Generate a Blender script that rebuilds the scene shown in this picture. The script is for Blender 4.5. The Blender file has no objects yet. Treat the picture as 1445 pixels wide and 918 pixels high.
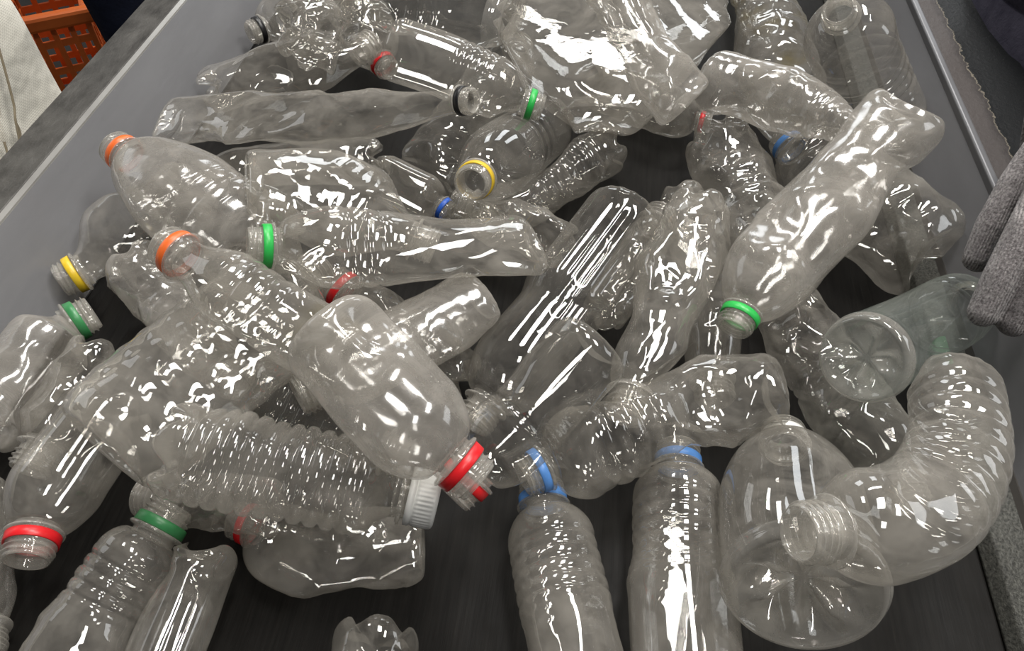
import bpy, bmesh, math, random
import numpy as np
from mathutils import Vector, Matrix

SC = bpy.context.scene
COL = SC.collection
PI = math.pi

# ------------------------------------------------------------------ camera
F_PX, IW, IH = 1085.0, 1445.0, 918.0
CAM_H = 0.46                      # lens height above the belt
PITCH = math.atan(1265.0 / F_PX)  # below the horizon
YAW = math.radians(7.25)
cam_data = bpy.data.cameras.new('camera')
cam_data.sensor_width = 36.0
cam_data.lens = F_PX / IW * 36.0
cam_data.clip_start = 0.01
cam = bpy.data.objects.new('camera', cam_data)
COL.objects.link(cam)
cam.location = (0, 0, CAM_H)
cam.rotation_euler = (PI / 2 - PITCH, 0, YAW)
SC.camera = cam

FWD = Vector((-math.sin(YAW) * math.cos(PITCH), math.cos(YAW) * math.cos(PITCH), -math.sin(PITCH)))
RGT = Vector((math.cos(YAW), math.sin(YAW), 0))
UPV = RGT.cross(FWD)


def ray(px, py):
    return FWD + RGT * ((px - IW / 2) / F_PX) - UPV * ((py - IH / 2) / F_PX)


def at(px, py, z):
    """a point of the place at height z above the belt, and its depth"""
    d = ray(px, py)
    t = (z - CAM_H) / d.z
    return Vector((0, 0, CAM_H)) + d * t, t


def at_x(px, py, X):
    d = ray(px, py)
    return Vector((0, 0, CAM_H)) + d * (X / d.x)


# ------------------------------------------------------------------ world, lights, exposure
world = bpy.data.worlds.new('hall')
SC.world = world
world.use_nodes = True
bg = world.node_tree.nodes['Background']
bg.inputs[0].default_value = (0.80, 0.82, 0.86, 1)
bg.inputs[1].default_value = 0.08


def area(name, loc, target, sx, sy, power, col=(1, 1, 1)):
    d = bpy.data.lights.new(name, 'AREA')
    d.shape = 'RECTANGLE'
    d.size, d.size_y, d.energy, d.color = sx, sy, power, col
    o = bpy.data.objects.new(name, d)
    COL.objects.link(o)
    o.location = loc
    o.rotation_euler = (Vector(target) - Vector(loc)).to_track_quat('-Z', 'Y').to_euler()
    return o


# roof light panels of the sorting hall, high over the line
for lx, ly, sx, sy, pw in ((0.35, 1.15, 0.40, 1.0, 50), (1.35, 0.6, 0.36, 0.9, 42), (-0.95, 1.8, 0.36, 0.9, 30), (0.2, 3.3, 1.0, 0.40, 44), (0.5, -0.7, 0.34, 0.6, 16)):
    area('roof_light', (lx, ly, 2.55), (lx, ly, 0), sx, sy, pw, (1.0, 0.972, 0.93))

# unseen area lights, added to give the bottles bright edges and streaky reflections
for wx in (-1.2, 0.6, 2.4):
    area('reflection_fill', (wx, 6.5, 2.0), (0, 0.8, 0), 0.7, 1.3, 18, (0.93, 0.97, 1.0))
area('reflection_fill', (4.5, 1.6, 1.9), (0, 0.8, 0), 2.6, 1.4, 42, (0.95, 0.98, 1.0))
area('reflection_fill', (-4.5, 2.2, 1.9), (0, 0.8, 0), 2.6, 1.4, 18, (0.95, 0.98, 1.0))

SC.view_settings.view_transform = 'Standard'
SC.view_settings.look = 'None'
SC.view_settings.exposure = 0.08
SC.view_settings.gamma = 1.0
SC.view_settings.use_curve_mapping = False
SC.cycles.transparent_max_bounces = 32
SC.cycles.max_bounces = 8
SC.cycles.glossy_bounces = 3
SC.cycles.diffuse_bounces = 3
SC.cycles.transmission_bounces = 6
SC.cycles.caustics_reflective = False
SC.cycles.caustics_refractive = False
SC.cycles.sample_clamp_indirect = 4.0


# ------------------------------------------------------------------ materials
def newmat(name):
    m = bpy.data.materials.new(name)
    m.use_nodes = True
    nt = m.node_tree
    nt.nodes.clear()
    return m, nt.nodes, nt.links


def ramp(N, L, src, stops):
    r = N.new('ShaderNodeValToRGB')
    el = r.color_ramp.elements
    while len(el) > 1:
        el.remove(el[-1])
    el[0].position, el[0].color = stops[0][0], (*stops[0][1], 1)
    for p, c in stops[1:]:
        e = el.new(p)
        e.color = (*c, 1)
    L.new(src, r.inputs[0])
    return r


def noise(N, L, scale, detail=4, rough=0.55, vec=None):
    n = N.new('ShaderNodeTexNoise')
    n.inputs['Scale'].default_value = scale
    n.inputs['Detail'].default_value = detail
    n.inputs['Roughness'].default_value = rough
    if vec is not None:
        L.new(vec, n.inputs['Vector'])
    return n


def math_node(N, L, op, a, b):
    m = N.new('ShaderNodeMath')
    m.operation = op
    for i, v in enumerate((a, b)):
        if isinstance(v, (int, float)):
            m.inputs[i].default_value = v
        else:
            L.new(v, m.inputs[i])
    return m.outputs[0]


def coords(N, L, scale=(1, 1, 1)):
    tc = N.new('ShaderNodeTexCoord')
    mp = N.new('ShaderNodeMapping')
    mp.inputs['Scale'].default_value = scale
    L.new(tc.outputs['Object'], mp.inputs['Vector'])
    return mp.outputs[0]


def principled(name, col, rough=0.5, metal=0.0, var=None, nscale=20, stretch=(1, 1, 1), bump=0.0, bscale=60, spec=0.5):
    m, N, L = newmat(name)
    out = N.new('ShaderNodeOutputMaterial')
    p = N.new('ShaderNodeBsdfPrincipled')
    p.inputs['Roughness'].default_value = rough
    p.inputs['Metallic'].default_value = metal
    p.inputs['Specular IOR Level'].default_value = spec
    v = coords(N, L, stretch)
    if var is None:
        var = tuple(c * 0.75 for c in col)
    n = noise(N, L, nscale, 5, 0.6, v)
    r = ramp(N, L, n.outputs['Fac'], [(0.3, var), (0.7, col)])
    L.new(r.outputs[0], p.inputs['Base Color'])
    if bump:
        nb = noise(N, L, bscale, 4, 0.6, v)
        b = N.new('ShaderNodeBump')
        b.inputs['Strength'].default_value = bump
        b.inputs['Distance'].default_value = 0.002
        L.new(nb.outputs['Fac'], b.inputs['Height'])
        L.new(b.outputs[0], p.inputs['Normal'])
    L.new(p.outputs[0], out.inputs[0])
    return m


def pet(name, haze_lo, haze_hi, tint=(0.97, 0.965, 0.95), haze_col=(0.60, 0.565, 0.505), rough=0.03, bump=0.06,
        bscale=26, dirt=None):
    """thin clear PET film: see-through, with surface gloss and a milky, dusty film whose streaks also stand in for reflections"""
    m, N, L = newmat(name)
    out = N.new('ShaderNodeOutputMaterial')
    tr = N.new('ShaderNodeBsdfTransparent')
    tr.inputs[0].default_value = (*tint, 1)
    df = N.new('ShaderNodeBsdfDiffuse')
    tl = N.new('ShaderNodeBsdfTranslucent')
    gl = N.new('ShaderNodeBsdfGlossy')
    gl.inputs['Roughness'].default_value = rough
    v = coords(N, L)
    oi = N.new('ShaderNodeObjectInfo')
    add = N.new('ShaderNodeVectorMath')
    add.operation = 'ADD'
    L.new(v, add.inputs[0])
    L.new(oi.outputs['Location'], add.inputs[1])
    vec = add.outputs[0]
    n1 = noise(N, L, 24, 9, 0.7, vec)  # uneven haze: dust, plus light and dark reflection streaks painted in
    n1.inputs['Distortion'].default_value = 1.2
    n2 = noise(N, L, bscale, 3, 0.5, vec)
    b = N.new('ShaderNodeBump')
    b.inputs['Strength'].default_value = bump
    b.inputs['Distance'].default_value = 0.0016
    L.new(n2.outputs['Fac'], b.inputs['Height'])
    for s in (df, gl, tl):
        L.new(b.outputs[0], s.inputs['Normal'])
    for s in (df, tl):
        s.inputs[0].default_value = (*haze_col, 1)
    if dirt:
        nd = noise(N, L, 16, 4, 0.6, vec)
        r = ramp(N, L, nd.outputs['Fac'], [(0.52, haze_col), (0.66, dirt)])
        L.new(r.outputs[0], df.inputs[0])
    hz = N.new('ShaderNodeMixShader')
    hz.inputs[0].default_value = 0.45
    L.new(df.outputs[0], hz.inputs[1])
    L.new(tl.outputs[0], hz.inputs[2])
    mr = N.new('ShaderNodeMapRange')
    mr.inputs[1].default_value, mr.inputs[2].default_value = 0.38, 0.66
    mr.inputs[3].default_value, mr.inputs[4].default_value = haze_lo, haze_hi
    L.new(n1.outputs['Fac'], mr.inputs[0])
    lw = N.new('ShaderNodeLayerWeight')
    lw.inputs[0].default_value = 0.5
    L.new(b.outputs[0], lw.inputs['Normal'])
    face = lw.outputs['Facing']
    p2 = math_node(N, L, 'POWER', face, 2.5)
    hf = math_node(N, L, 'ADD', mr.outputs[0], math_node(N, L, 'MULTIPLY', p2, 0.30))
    m1 = N.new('ShaderNodeMixShader')
    L.new(hf, m1.inputs[0])
    L.new(tr.outputs[0], m1.inputs[1])
    L.new(hz.outputs[0], m1.inputs[2])
    p5 = math_node(N, L, 'POWER', face, 4.0)
    ff = math_node(N, L, 'ADD', math_node(N, L, 'MULTIPLY', p5, 0.65), 0.085)
    m2 = N.new('ShaderNodeMixShader')
    L.new(ff, m2.inputs[0])
    L.new(m1.outputs[0], m2.inputs[1])
    L.new(gl.outputs[0], m2.inputs[2])
    L.new(m2.outputs[0], out.inputs[0])
    return m


M = {}
M['clear'] = pet('pet_clear', 0.02, 0.16)
M['mid'] = pet('pet_dusty', 0.05, 0.34)
M['hazy'] = pet('pet_milky', 0.22, 0.52, rough=0.11, haze_col=(0.62, 0.585, 0.53))
M['hazy2'] = pet('pet_scuffed', 0.12, 0.38, rough=0.045)
M['dirty'] = pet('pet_stained', 0.10, 0.34, dirt=(0.45, 0.36, 0.14))
M['crease'] = pet('pet_creased', 0.06, 0.36, bump=0.3, bscale=45)
M['neck'] = pet('pet_neck', 0.24, 0.40, bump=0.0, haze_col=(0.72, 0.69, 0.63))
M['greenish'] = pet('pet_green_tint', 0.05, 0.16, tint=(0.955, 0.97, 0.96), haze_col=(0.55, 0.60, 0.545))


def plastic(name, col):
    return principled(name, col, 0.35, 0, tuple(c * 0.8 for c in col), 60)


RINGS = {
    'green': plastic('ring_green', (0.03, 0.52, 0.09)),
    'darkgreen': plastic('ring_dark_green', (0.05, 0.26, 0.09)),
    'orange': plastic('ring_orange', (0.85, 0.16, 0.03)),
    'yellow': plastic('ring_yellow', (0.82, 0.56, 0.03)),
    'red': plastic('ring_red', (0.72, 0.015, 0.02)),
    'blue': plastic('ring_blue', (0.12, 0.33, 0.80)),
    'deepblue': plastic('ring_deep_blue', (0.03, 0.13, 0.62)),
    'black': plastic('ring_black', (0.012, 0.012, 0.013)),
    'white': plastic('ring_white', (0.82, 0.82, 0.79)),
}
M['steel'] = principled('brushed_steel', (0.27, 0.27, 0.28), 0.40, 0.4, (0.20, 0.20, 0.21), 9, (1, 0.25, 1), 0.12, 90)
M['steel_worn'] = principled('worn_steel', (0.11, 0.106, 0.098), 0.5, 0.45, (0.04, 0.038, 0.035), 55, (1, 0.6, 1), 0.4, 160)
M['steel_pitted'] = principled('pitted_steel', (0.085, 0.085, 0.074), 0.5, 0.4, (0.02, 0.02, 0.018), 520, (1, 1, 1), 0.35, 520)
M['steel_glint'] = principled('rail_glint_steel', (0.62, 0.61, 0.58), 0.35, 0.6, (0.40, 0.39, 0.37), 30, (1, 0.3, 1))  # highlight line of the left rail edge, put into a lighter steel colour
M['seam'] = principled('seam_sealant', (0.05, 0.045, 0.04), 0.6)
M['floor'] = principled('dark_concrete', (0.022, 0.020, 0.018), 0.9, 0, (0.010, 0.009, 0.008), 6, bump=0.3)


def belt_material():
    m, N, L = newmat('black_rubber_belt')
    out = N.new('ShaderNodeOutputMaterial')
    p = N.new('ShaderNodeBsdfPrincipled')
    v = coords(N, L, (1, 0.06, 1))
    n = noise(N, L, 260, 4, 0.6, v)
    v2 = coords(N, L)
    n2 = noise(N, L, 18, 5, 0.65, v2)
    mix = math_node(N, L, 'ADD', math_node(N, L, 'MULTIPLY', n.outputs['Fac'], 0.6),
                    math_node(N, L, 'MULTIPLY', n2.outputs['Fac'], 0.4))
    r = ramp(N, L, mix, [(0.35, (0.0028, 0.0025, 0.0022)), (0.62, (0.0085, 0.0077, 0.0067)), (0.75, (0.026, 0.0235, 0.020))])
    L.new(r.outputs[0], p.inputs['Base Color'])
    rr = ramp(N, L, n2.outputs['Fac'], [(0.3, (0.42,) * 3), (0.7, (0.62,) * 3)])
    L.new(rr.outputs[0], p.inputs['Roughness'])
    p.inputs['Specular IOR Level'].default_value = 0.10
    b = N.new('ShaderNodeBump')
    b.inputs['Strength'].default_value = 0.25
    b.inputs['Distance'].default_value = 0.001
    L.new(n.outputs['Fac'], b.inputs['Height'])
    L.new(b.outputs[0], p.inputs['Normal'])
    L.new(p.outputs[0], out.inputs[0])
    return m


M['belt'] = belt_material()


def ledge_material(x0):
    """black paint that has flaked back from the bare metal edge at x0"""
    m, N, L = newmat('flaking_black_paint')
    out = N.new('ShaderNodeOutputMaterial')
    p = N.new('ShaderNodeBsdfPrincipled')
    tc = N.new('ShaderNodeTexCoord')
    sep = N.new('ShaderNodeSeparateXYZ')
    L.new(tc.outputs['Object'], sep.inputs[0])
    n = noise(N, L, 55, 8, 0.7, tc.outputs['Object'])
    n2 = noise(N, L, 240, 4, 0.7, tc.outputs['Object'])
    e = math_node(N, L, 'ADD', sep.outputs[0], math_node(N, L, 'MULTIPLY', math_node(N, L, 'SUBTRACT', n.outputs['Fac'], 0.5), 0.02))
    d = math_node(N, L, 'MULTIPLY', math_node(N, L, 'SUBTRACT', e, x0), 60.0)
    d = math_node(N, L, 'ADD', d, 0.5)
    r = ramp(N, L, d, [(0.0, (0.085, 0.075, 0.072)), (0.44, (0.05, 0.044, 0.043)), (0.485, (0.26, 0.23, 0.18)), (0.52, (0.010, 0.011, 0.012)), (1.0, (0.016, 0.017, 0.018))])
    specks = ramp(N, L, n2.outputs['Fac'], [(0.70, (0, 0, 0)), (0.76, (0.07, 0.065, 0.06))])
    mix = N.new('ShaderNodeMixRGB')
    mix.blend_type = 'ADD'
    mix.inputs[0].default_value = 1
    L.new(r.outputs[0], mix.inputs[1])
    L.new(specks.outputs[0], mix.inputs[2])
    L.new(mix.outputs[0], p.inputs['Base Color'])
    p.inputs['Roughness'].default_value = 0.5
    p.inputs['Specular IOR Level'].default_value = 0.2
    b = N.new('ShaderNodeBump')
    b.inputs['Strength'].default_value = 0.5
    b.inputs['Distance'].default_value = 0.002
    L.new(n2.outputs['Fac'], b.inputs['Height'])
    L.new(b.outputs[0], p.inputs['Normal'])
    L.new(p.outputs[0], out.inputs[0])
    return m


def woven_material():
    m, N, L = newmat('white_woven_plastic')
    out = N.new('ShaderNodeOutputMaterial')
    p = N.new('ShaderNodeBsdfPrincipled')
    v = coords(N, L)
    br = N.new('ShaderNodeTexBrick')
    br.inputs['Scale'].default_value = 130
    br.inputs['Color1'].default_value = (0.92, 0.895, 0.80, 1)
    br.inputs['Color2'].default_value = (0.86, 0.835, 0.74, 1)
    br.inputs['Mortar'].default_value = (0.55, 0.52, 0.45, 1)
    br.inputs['Mortar Size'].default_value = 0.03
    mp = N.new('ShaderNodeMapping')
    mp.inputs['Rotation'].default_value = (0, PI / 2, 0.0)
    L.new(v, mp.inputs['Vector'])
    L.new(mp.outputs[0], br.inputs['Vector'])
    vs = coords(N, L, (1, 1, 0.3))
    nd = noise(N, L, 26, 5, 0.6, vs)
    rd = ramp(N, L, nd.outputs['Fac'], [(0.57, (1, 1, 1)), (0.70, (0.34, 0.26, 0.17))])
    mix = N.new('ShaderNodeMixRGB')
    mix.blend_type = 'MULTIPLY'
    mix.inputs[0].default_value = 0.85
    L.new(br.outputs[0], mix.inputs[1])
    L.new(rd.outputs[0], mix.inputs[2])
    L.new(mix.outputs[0], p.inputs['Base Color'])
    p.inputs['Roughness'].default_value = 0.6
    b = N.new('ShaderNodeBump')
    b.inputs['Strength'].default_value = 0.4
    b.inputs['Distance'].default_value = 0.002
    nf = noise(N, L, 14, 3, 0.5, v)
    L.new(math_node(N, L, 'ADD', br.outputs['Fac'], math_node(N, L, 'MULTIPLY', nf.outputs['Fac'], 14.0)), b.inputs['Height'])
    L.new(b.outputs[0], p.inputs['Normal'])
    L.new(p.outputs[0], out.inputs[0])
    return m


M['woven'] = woven_material()
M['basket'] = principled('orange_plastic', (0.88, 0.20, 0.035), 0.5, 0, (0.7, 0.14, 0.025), 14)
M['navy'] = principled('navy_cloth', (0.085, 0.080, 0.11), 0.9, 0, (0.05, 0.047, 0.07), 60, bump=0.6, bscale=300, spec=0.2)
M['blue_cloth'] = principled('dark_blue_cloth', (0.012, 0.016, 0.034), 0.9, 0, (0.006, 0.007, 0.016), 22, bump=0.6, bscale=200, spec=0.2)
M['skin'] = principled('skin', (0.45, 0.27, 0.18), 0.55, 0, (0.38, 0.21, 0.14), 30)
M['hair'] = principled('dark_hair', (0.02, 0.016, 0.013), 0.5, 0, (0.01, 0.008, 0.007), 90, bump=0.8, bscale=200)
M['boot'] = principled('black_boot', (0.02, 0.02, 0.02), 0.5)


def knit_material():
    m, N, L = newmat('grey_knit')
    out = N.new('ShaderNodeOutputMaterial')
    p = N.new('ShaderNodeBsdfPrincipled')
    v = coords(N, L)
    n = noise(N, L, 700, 3, 0.7, v)
    n2 = noise(N, L, 60, 4, 0.6, v)
    mix = math_node(N, L, 'ADD', math_node(N, L, 'MULTIPLY', n.outputs['Fac'], 0.75), math_node(N, L, 'MULTIPLY', n2.outputs['Fac'], 0.25))
    r = ramp(N, L, mix, [(0.36, (0.09, 0.08, 0.08)), (0.50, (0.27, 0.25, 0.25)), (0.64, (0.50, 0.47, 0.46))])
    L.new(r.outputs[0], p.inputs['Base Color'])
    p.inputs['Roughness'].default_value = 0.95
    p.inputs['Specular IOR Level'].default_value = 0.1
    p.inputs['Sheen Weight'].default_value = 0.25
    mp = N.new('ShaderNodeMapping')
    mp.inputs['Rotation'].default_value = (0.0, 0.0, 0.35)
    L.new(v, mp.inputs['Vector'])
    w = N.new('ShaderNodeTexWave')
    w.wave_type = 'BANDS'
    w.inputs['Scale'].default_value = 190
    w.inputs['Distortion'].default_value = 1.5
    L.new(mp.outputs[0], w.inputs['Vector'])
    h = math_node(N, L, 'ADD', math_node(N, L, 'MULTIPLY', w.outputs['Fac'], 0.5), n.outputs['Fac'])
    b = N.new('ShaderNodeBump')
    b.inputs['Strength'].default_value = 0.9
    b.inputs['Distance'].default_value = 0.0015
    L.new(h, b.inputs['Height'])
    L.new(b.outputs[0], p.inputs['Normal'])
    L.new(p.outputs[0], out.inputs[0])
    return m


M['knit'] = knit_material()


# ------------------------------------------------------------------ object helpers
def empty(name, loc, label=None, cat=None, group=None):
    o = bpy.data.objects.new(name, None)
    o.empty_display_size = 0.02
    COL.objects.link(o)
    o.location = loc
    if label:
        o['label'] = label
        o['category'] = cat
    if group:
        o['group'] = group
    return o


def mesh_obj(name, verts, faces, mat, parent=None, origin=(0, 0, 0), smooth=True):
    me = bpy.data.meshes.new(name)
    V = np.asarray(verts, dtype=float) - np.asarray(origin, dtype=float)
    me.from_pydata(V.tolist(), [], faces)
    if smooth:
        me.polygons.foreach_set('use_smooth', [True] * len(me.polygons))
    me.materials.append(mat)
    me.update()
    o = bpy.data.objects.new(name, me)
    COL.objects.link(o)
    if parent is not None:
        o.parent = parent
    else:
        o.location = origin
    return o


def bm_obj(name, bm, mat, parent=None, smooth=False):
    me = bpy.data.meshes.new(name)
    bm.to_mesh(me)
    bm.free()
    if smooth:
        me.polygons.foreach_set('use_smooth', [True] * len(me.polygons))
    me.materials.append(mat)
    o = bpy.data.objects.new(name, me)
    COL.objects.link(o)
    if parent is not None:
        o.parent = parent
    return o


def prism(name, section, y0, y1, mat, parent=None, bevel=0.0):
    """a section in X,Z drawn out along the line (Y)"""
    bm = bmesh.new()
    a = [bm.verts.new((x, y0, z)) for x, z in section]
    b = [bm.verts.new((x, y1, z)) for x, z in section]
    n = len(section)
    bm.faces.new(a)
    bm.faces.new(b[::-1])
    for i in range(n):
        bm.faces.new((a[i], b[i], b[(i + 1) % n], a[(i + 1) % n]))
    bmesh.ops.recalc_face_normals(bm, faces=bm.faces)
    if bevel:
        ed = [e for e in bm.edges if abs((e.verts[0].co - e.verts[1].co).y) > 0.1]
        bmesh.ops.bevel(bm, geom=ed, offset=bevel, segments=3, profile=0.5, affect='EDGES')
    return bm_obj(name, bm, mat, parent)


def box(name, c, s, mat, parent=None, bevel=0.0, rotz=0.0):
    bm = bmesh.new()
    bmesh.ops.create_cube(bm, size=1)
    for v in bm.verts:
        v.co = Vector((v.co.x * s[0], v.co.y * s[1], v.co.z * s[2]))
    if bevel:
        bmesh.ops.bevel(bm, geom=bm.edges[:], offset=bevel, segments=2, profile=0.5, affect='EDGES')
    o = bm_obj(name, bm, mat, parent)
    o.location = c
    o.rotation_euler = (0, 0, rotz)
    return o


def skin(name, joints, edges, mat, parent, sub=2, origin=(0, 0, 0), root=0):
    """one continuous skinned surface: joints are (position, radius)"""
    me = bpy.data.meshes.new(name)
    O = Vector(origin)
    me.from_pydata([Vector(p) - O for p, r in joints], edges, [])
    o = bpy.data.objects.new(name, me)
    COL.objects.link(o)
    md = o.modifiers.new('s', 'SKIN')
    md.use_smooth_shade = True
    for i, (p, r) in enumerate(joints):
        rr = r if isinstance(r, tuple) else (r, r)
        me.skin_vertices[0].data[i].radius = rr
        me.skin_vertices[0].data[i].use_root = (i == root)
    sb = o.modifiers.new('d', 'SUBSURF')
    sb.levels = sb.render_levels = sub
    dg = bpy.context.evaluated_depsgraph_get()
    me2 = bpy.data.meshes.new_from_object(o.evaluated_get(dg))
    o.modifiers.clear()
    o.data = me2
    me2.materials.clear()
    me2.materials.append(mat)
    me2.polygons.foreach_set('use_smooth', [True] * len(me2.polygons))
    o.parent = parent
    return o


# ------------------------------------------------------------------ the setting
FLOOR_Z = -0.86
fl = mesh_obj('floor', [(-6, -3, FLOOR_Z), (6, -3, FLOOR_Z), (6, 9, FLOOR_Z), (-6, 9, FLOOR_Z)], [(0, 1, 2, 3)], M['floor'], smooth=False)
fl['kind'] = 'structure'

# ------------------------------------------------------------------ conveyor
Y0, Y1 = -0.35, 2.6
XL, XR = -0.396, 0.263          # belt edges
conv = empty('sorting_conveyor', (0, 0.5, FLOOR_Z), 'steel sorting conveyor with black rubber belt between sloped metal side walls', 'conveyor')


def cpart(name, sec, mat, bevel=0.0, y0=Y0, y1=Y1):
    o = prism(name, sec, y0, y1, mat, None, bevel)
    o.parent = conv
    o.matrix_parent_inverse = Matrix.Translation((0, -0.5, -FLOOR_Z))
    return o


cpart('belt', [(XL - 0.02, -0.012), (XR + 0.012, -0.012), (XR + 0.012, 0.0), (XL - 0.02, 0.0)], M['belt'])
cpart('side_wall', [(-0.402, -0.03), (-0.396, 0.002), (-0.431, 0.075), (-0.437, 0.072)], M['steel'])
cpart('top_rail', [(-0.434, 0.068), (-0.434, 0.0795), (-0.470, 0.0795), (-0.470, 0.03), (-0.464, 0.03), (-0.464, 0.068)], M['steel_worn'], 0.0012)
cpart('rail_edge', [(-0.4305, 0.0725), (-0.4315, 0.0765), (-0.4338, 0.0793), (-0.4342, 0.070)], M['steel_glint'])
cpart('kerb', [(0.264, 0.002), (0.270, 0.010), (0.288, 0.020), (0.292, 0.006), (0.275, -0.02)], M['steel_pitted'], 0.001)
cpart('seam', [(0.2855, 0.0185), (0.2885, 0.0225), (0.293, 0.021), (0.292, 0.012)], M['seam'])
cpart('side_wall', [(0.288, 0.018), (0.311, 0.075), (0.317, 0.072), (0.296, 0.012)], M['steel'])
cpart('top_rail', [(0.3095, 0.070), (0.3095, 0.0795), (0.3165, 0.0795), (0.3165, 0.070)], M['steel'], 0.002)
cpart('ledge', [(0.316, 0.066), (0.316, 0.0785), (0.385, 0.0775), (0.385, 0.062)], ledge_material(0.336))
cpart('frame_beam', [(-0.46, -0.16), (-0.46, -0.06), (-0.40, -0.06), (-0.40, -0.16)], M['steel_worn'])
cpart('frame_beam', [(0.29, -0.16), (0.29, -0.06), (0.35, -0.06), (0.35, -0.16)], M['steel_worn'])
for x in (-0.43, 0.32):
    for y in (-0.1, 2.2):
        o = box('leg', (x, y - 0.5, 0.37), (0.05, 0.05, 0.74), M['steel_worn'], conv)
for y in (0.2, 1.4):
    o = box('cross_brace', (-0.055, y - 0.5, 0.745), (0.75, 0.05, 0.05), M['steel_worn'], conv)


# ------------------------------------------------------------------ bottle builder
def catmull(P, n):
    P = [np.array(p, float) for p in P]
    if len(P) == 2:
        P = [P[0], (P[0] + P[1]) / 2, P[1]]
    Q = [2 * P[0] - P[1]] + P + [2 * P[-1] - P[-2]]
    out = []
    m = len(P) - 1
    for i in range(m):
        p0, p1, p2, p3 = Q[i], Q[i + 1], Q[i + 2], Q[i + 3]
        for t in np.linspace(0, 1, n, endpoint=(i == m - 1)):
            out.append(0.5 * ((2 * p1) + (-p0 + p2) * t + (2 * p0 - 5 * p1 + 4 * p2 - p3) * t * t + (-p0 + 3 * p1 - 3 * p2 + p3) * t ** 3))
    return np.array(out)


class Spine:
    def __init__(self, pts, roll=0.0):
        S = catmull(pts, 40)
        d = np.r_[0, np.cumsum(np.linalg.norm(np.diff(S, axis=0), axis=1))]
        self.S, self.d, self.L = S, d, d[-1]
        self.roll = roll

    def frame(self, x):
        x = np.clip(np.asarray(x, float), -0.02, self.L + 0.02)
        c = np.stack([np.interp(x, self.d, self.S[:, k]) for k in range(3)], 1)
        lo, hi = np.clip(x - 0.006, 0, self.L - 0.0121), np.clip(x + 0.006, 0.0121, self.L)
        a = np.stack([np.interp(lo, self.d, self.S[:, k]) for k in range(3)], 1)
        b = np.stack([np.interp(hi, self.d, self.S[:, k]) for k in range(3)], 1)
        T = b - a
        T /= np.linalg.norm(T, axis=1)[:, None]
        c += T * np.where(x < 0, x, np.where(x > self.L, x - self.L, 0))[:, None]
        ref = np.array([0, 0, 1.0])
        if abs(T[:, 2]).mean() > 0.85:
            ref = np.array([0, 1.0, 0])
        A = np.cross(T, ref)
        A /= np.linalg.norm(A, axis=1)[:, None]
        B = np.cross(A, T)
        cr, sr = math.cos(self.roll), math.sin(self.roll)
        return c, T, A * cr + B * sr, B * cr - A * sr


def grid_faces(nv, nu, off=0):
    f = []
    for i in range(nv - 1):
        for j in range(nu):
            a, b = off + i * nu + j, off + i * nu + (j + 1) % nu
            f.append((a, b, b + nu, a + nu))
    return f


def lathe_on(spine, prof, nu, name, mat, parent, origin, wob=None):
    """a turned part standing on the bottle's own axis; prof = (x along axis, radius)"""
    x = np.array([p[0] for p in prof])
    r = np.array([p[1] for p in prof])
    c, T, A, B = spine.frame(x * 0 + 0.008)
    base = spine.frame(np.array([0.0]))[0][0]
    T0, A0, B0 = T[0], A[0], B[0]
    ph = np.linspace(0, 2 * PI, nu, endpoint=False)
    R = r[:, None] + np.zeros((len(x), nu))
    if wob is not None:
        R = R + wob(x[:, None], ph[None, :])
    V = base + x[:, None, None] * T0 + R[:, :, None] * (np.cos(ph)[None, :, None] * A0 + np.sin(ph)[None, :, None] * B0)
    return mesh_obj(name, V.reshape(-1, 3), grid_faces(len(x), nu), mat, parent, origin)


def smooth01(t):
    t = np.clip(t, 0, 1)
    return t * t * (3 - 2 * t)


BOTTLES = []
SPECS = []
SOLID = []


def bottle(*a, **k):
    SPECS.append((a, k))


def yield_to(V, own, n, nu):
    """soft walls: dent this bottle where it bears on bottles already lying there, and on the trough"""
    lo, hi = V.min(0), V.max(0)
    t = np.zeros(len(V))
    live = [S for S in SOLID if not ((S[0].min(0) - S[4].max() > hi).any() or (S[0].max(0) + S[4].max() < lo).any())]

    def inside(P):
        m = np.zeros(len(P), bool)
        for (c, A, B, T, ra, rb) in live:
            sub = slice(None, None, 2)
            cc = c[sub]
            D = ((P[:, None, :] - cc[None]) ** 2).sum(2)
            q = D.argmin(1)
            d = P - cc[q]
            a = (d * A[sub][q]).sum(1) / (ra[sub][q] + 0.0020)
            b = (d * B[sub][q]).sum(1) / (rb[sub][q] + 0.0020)
            w = (d * T[sub][q]).sum(1)
            m |= (a * a + b * b < 1.0) & (np.abs(w) < 0.006)
        return m
    if live:
        act = np.arange(len(V))
        for k in range(36):
            P = V[act] + (own[act] - V[act]) * t[act][:, None]
            ins = inside(P)
            act = act[ins]
            if len(act) == 0:
                break
            t[act] += 0.027
    tt = t.reshape(n, nu)
    for _ in range(5):
        pad = np.vstack([tt[:1], tt, tt[-1:]])
        sm = (pad[:-2] + pad[2:] + np.roll(tt, 1, 1) + np.roll(tt, -1, 1)) / 4
        tt = np.maximum(tt, 0.5 * tt + 0.5 * sm)
    V = V + (own - V) * tt.reshape(-1)[:, None]
    V[:, 2] = np.maximum(V[:, 2], 0.0015)
    z = V[:, 2]
    inw = z < 0.078
    xl = -0.394 - 0.035 * z / 0.075
    xr = np.where(z < 0.026, 0.262, 0.288 + 0.023 * (z - 0.018) / 0.057 - 0.004)
    V[:, 0] = np.where(inw, np.clip(V[:, 0], xl, xr), V[:, 0])
    return V


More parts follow.
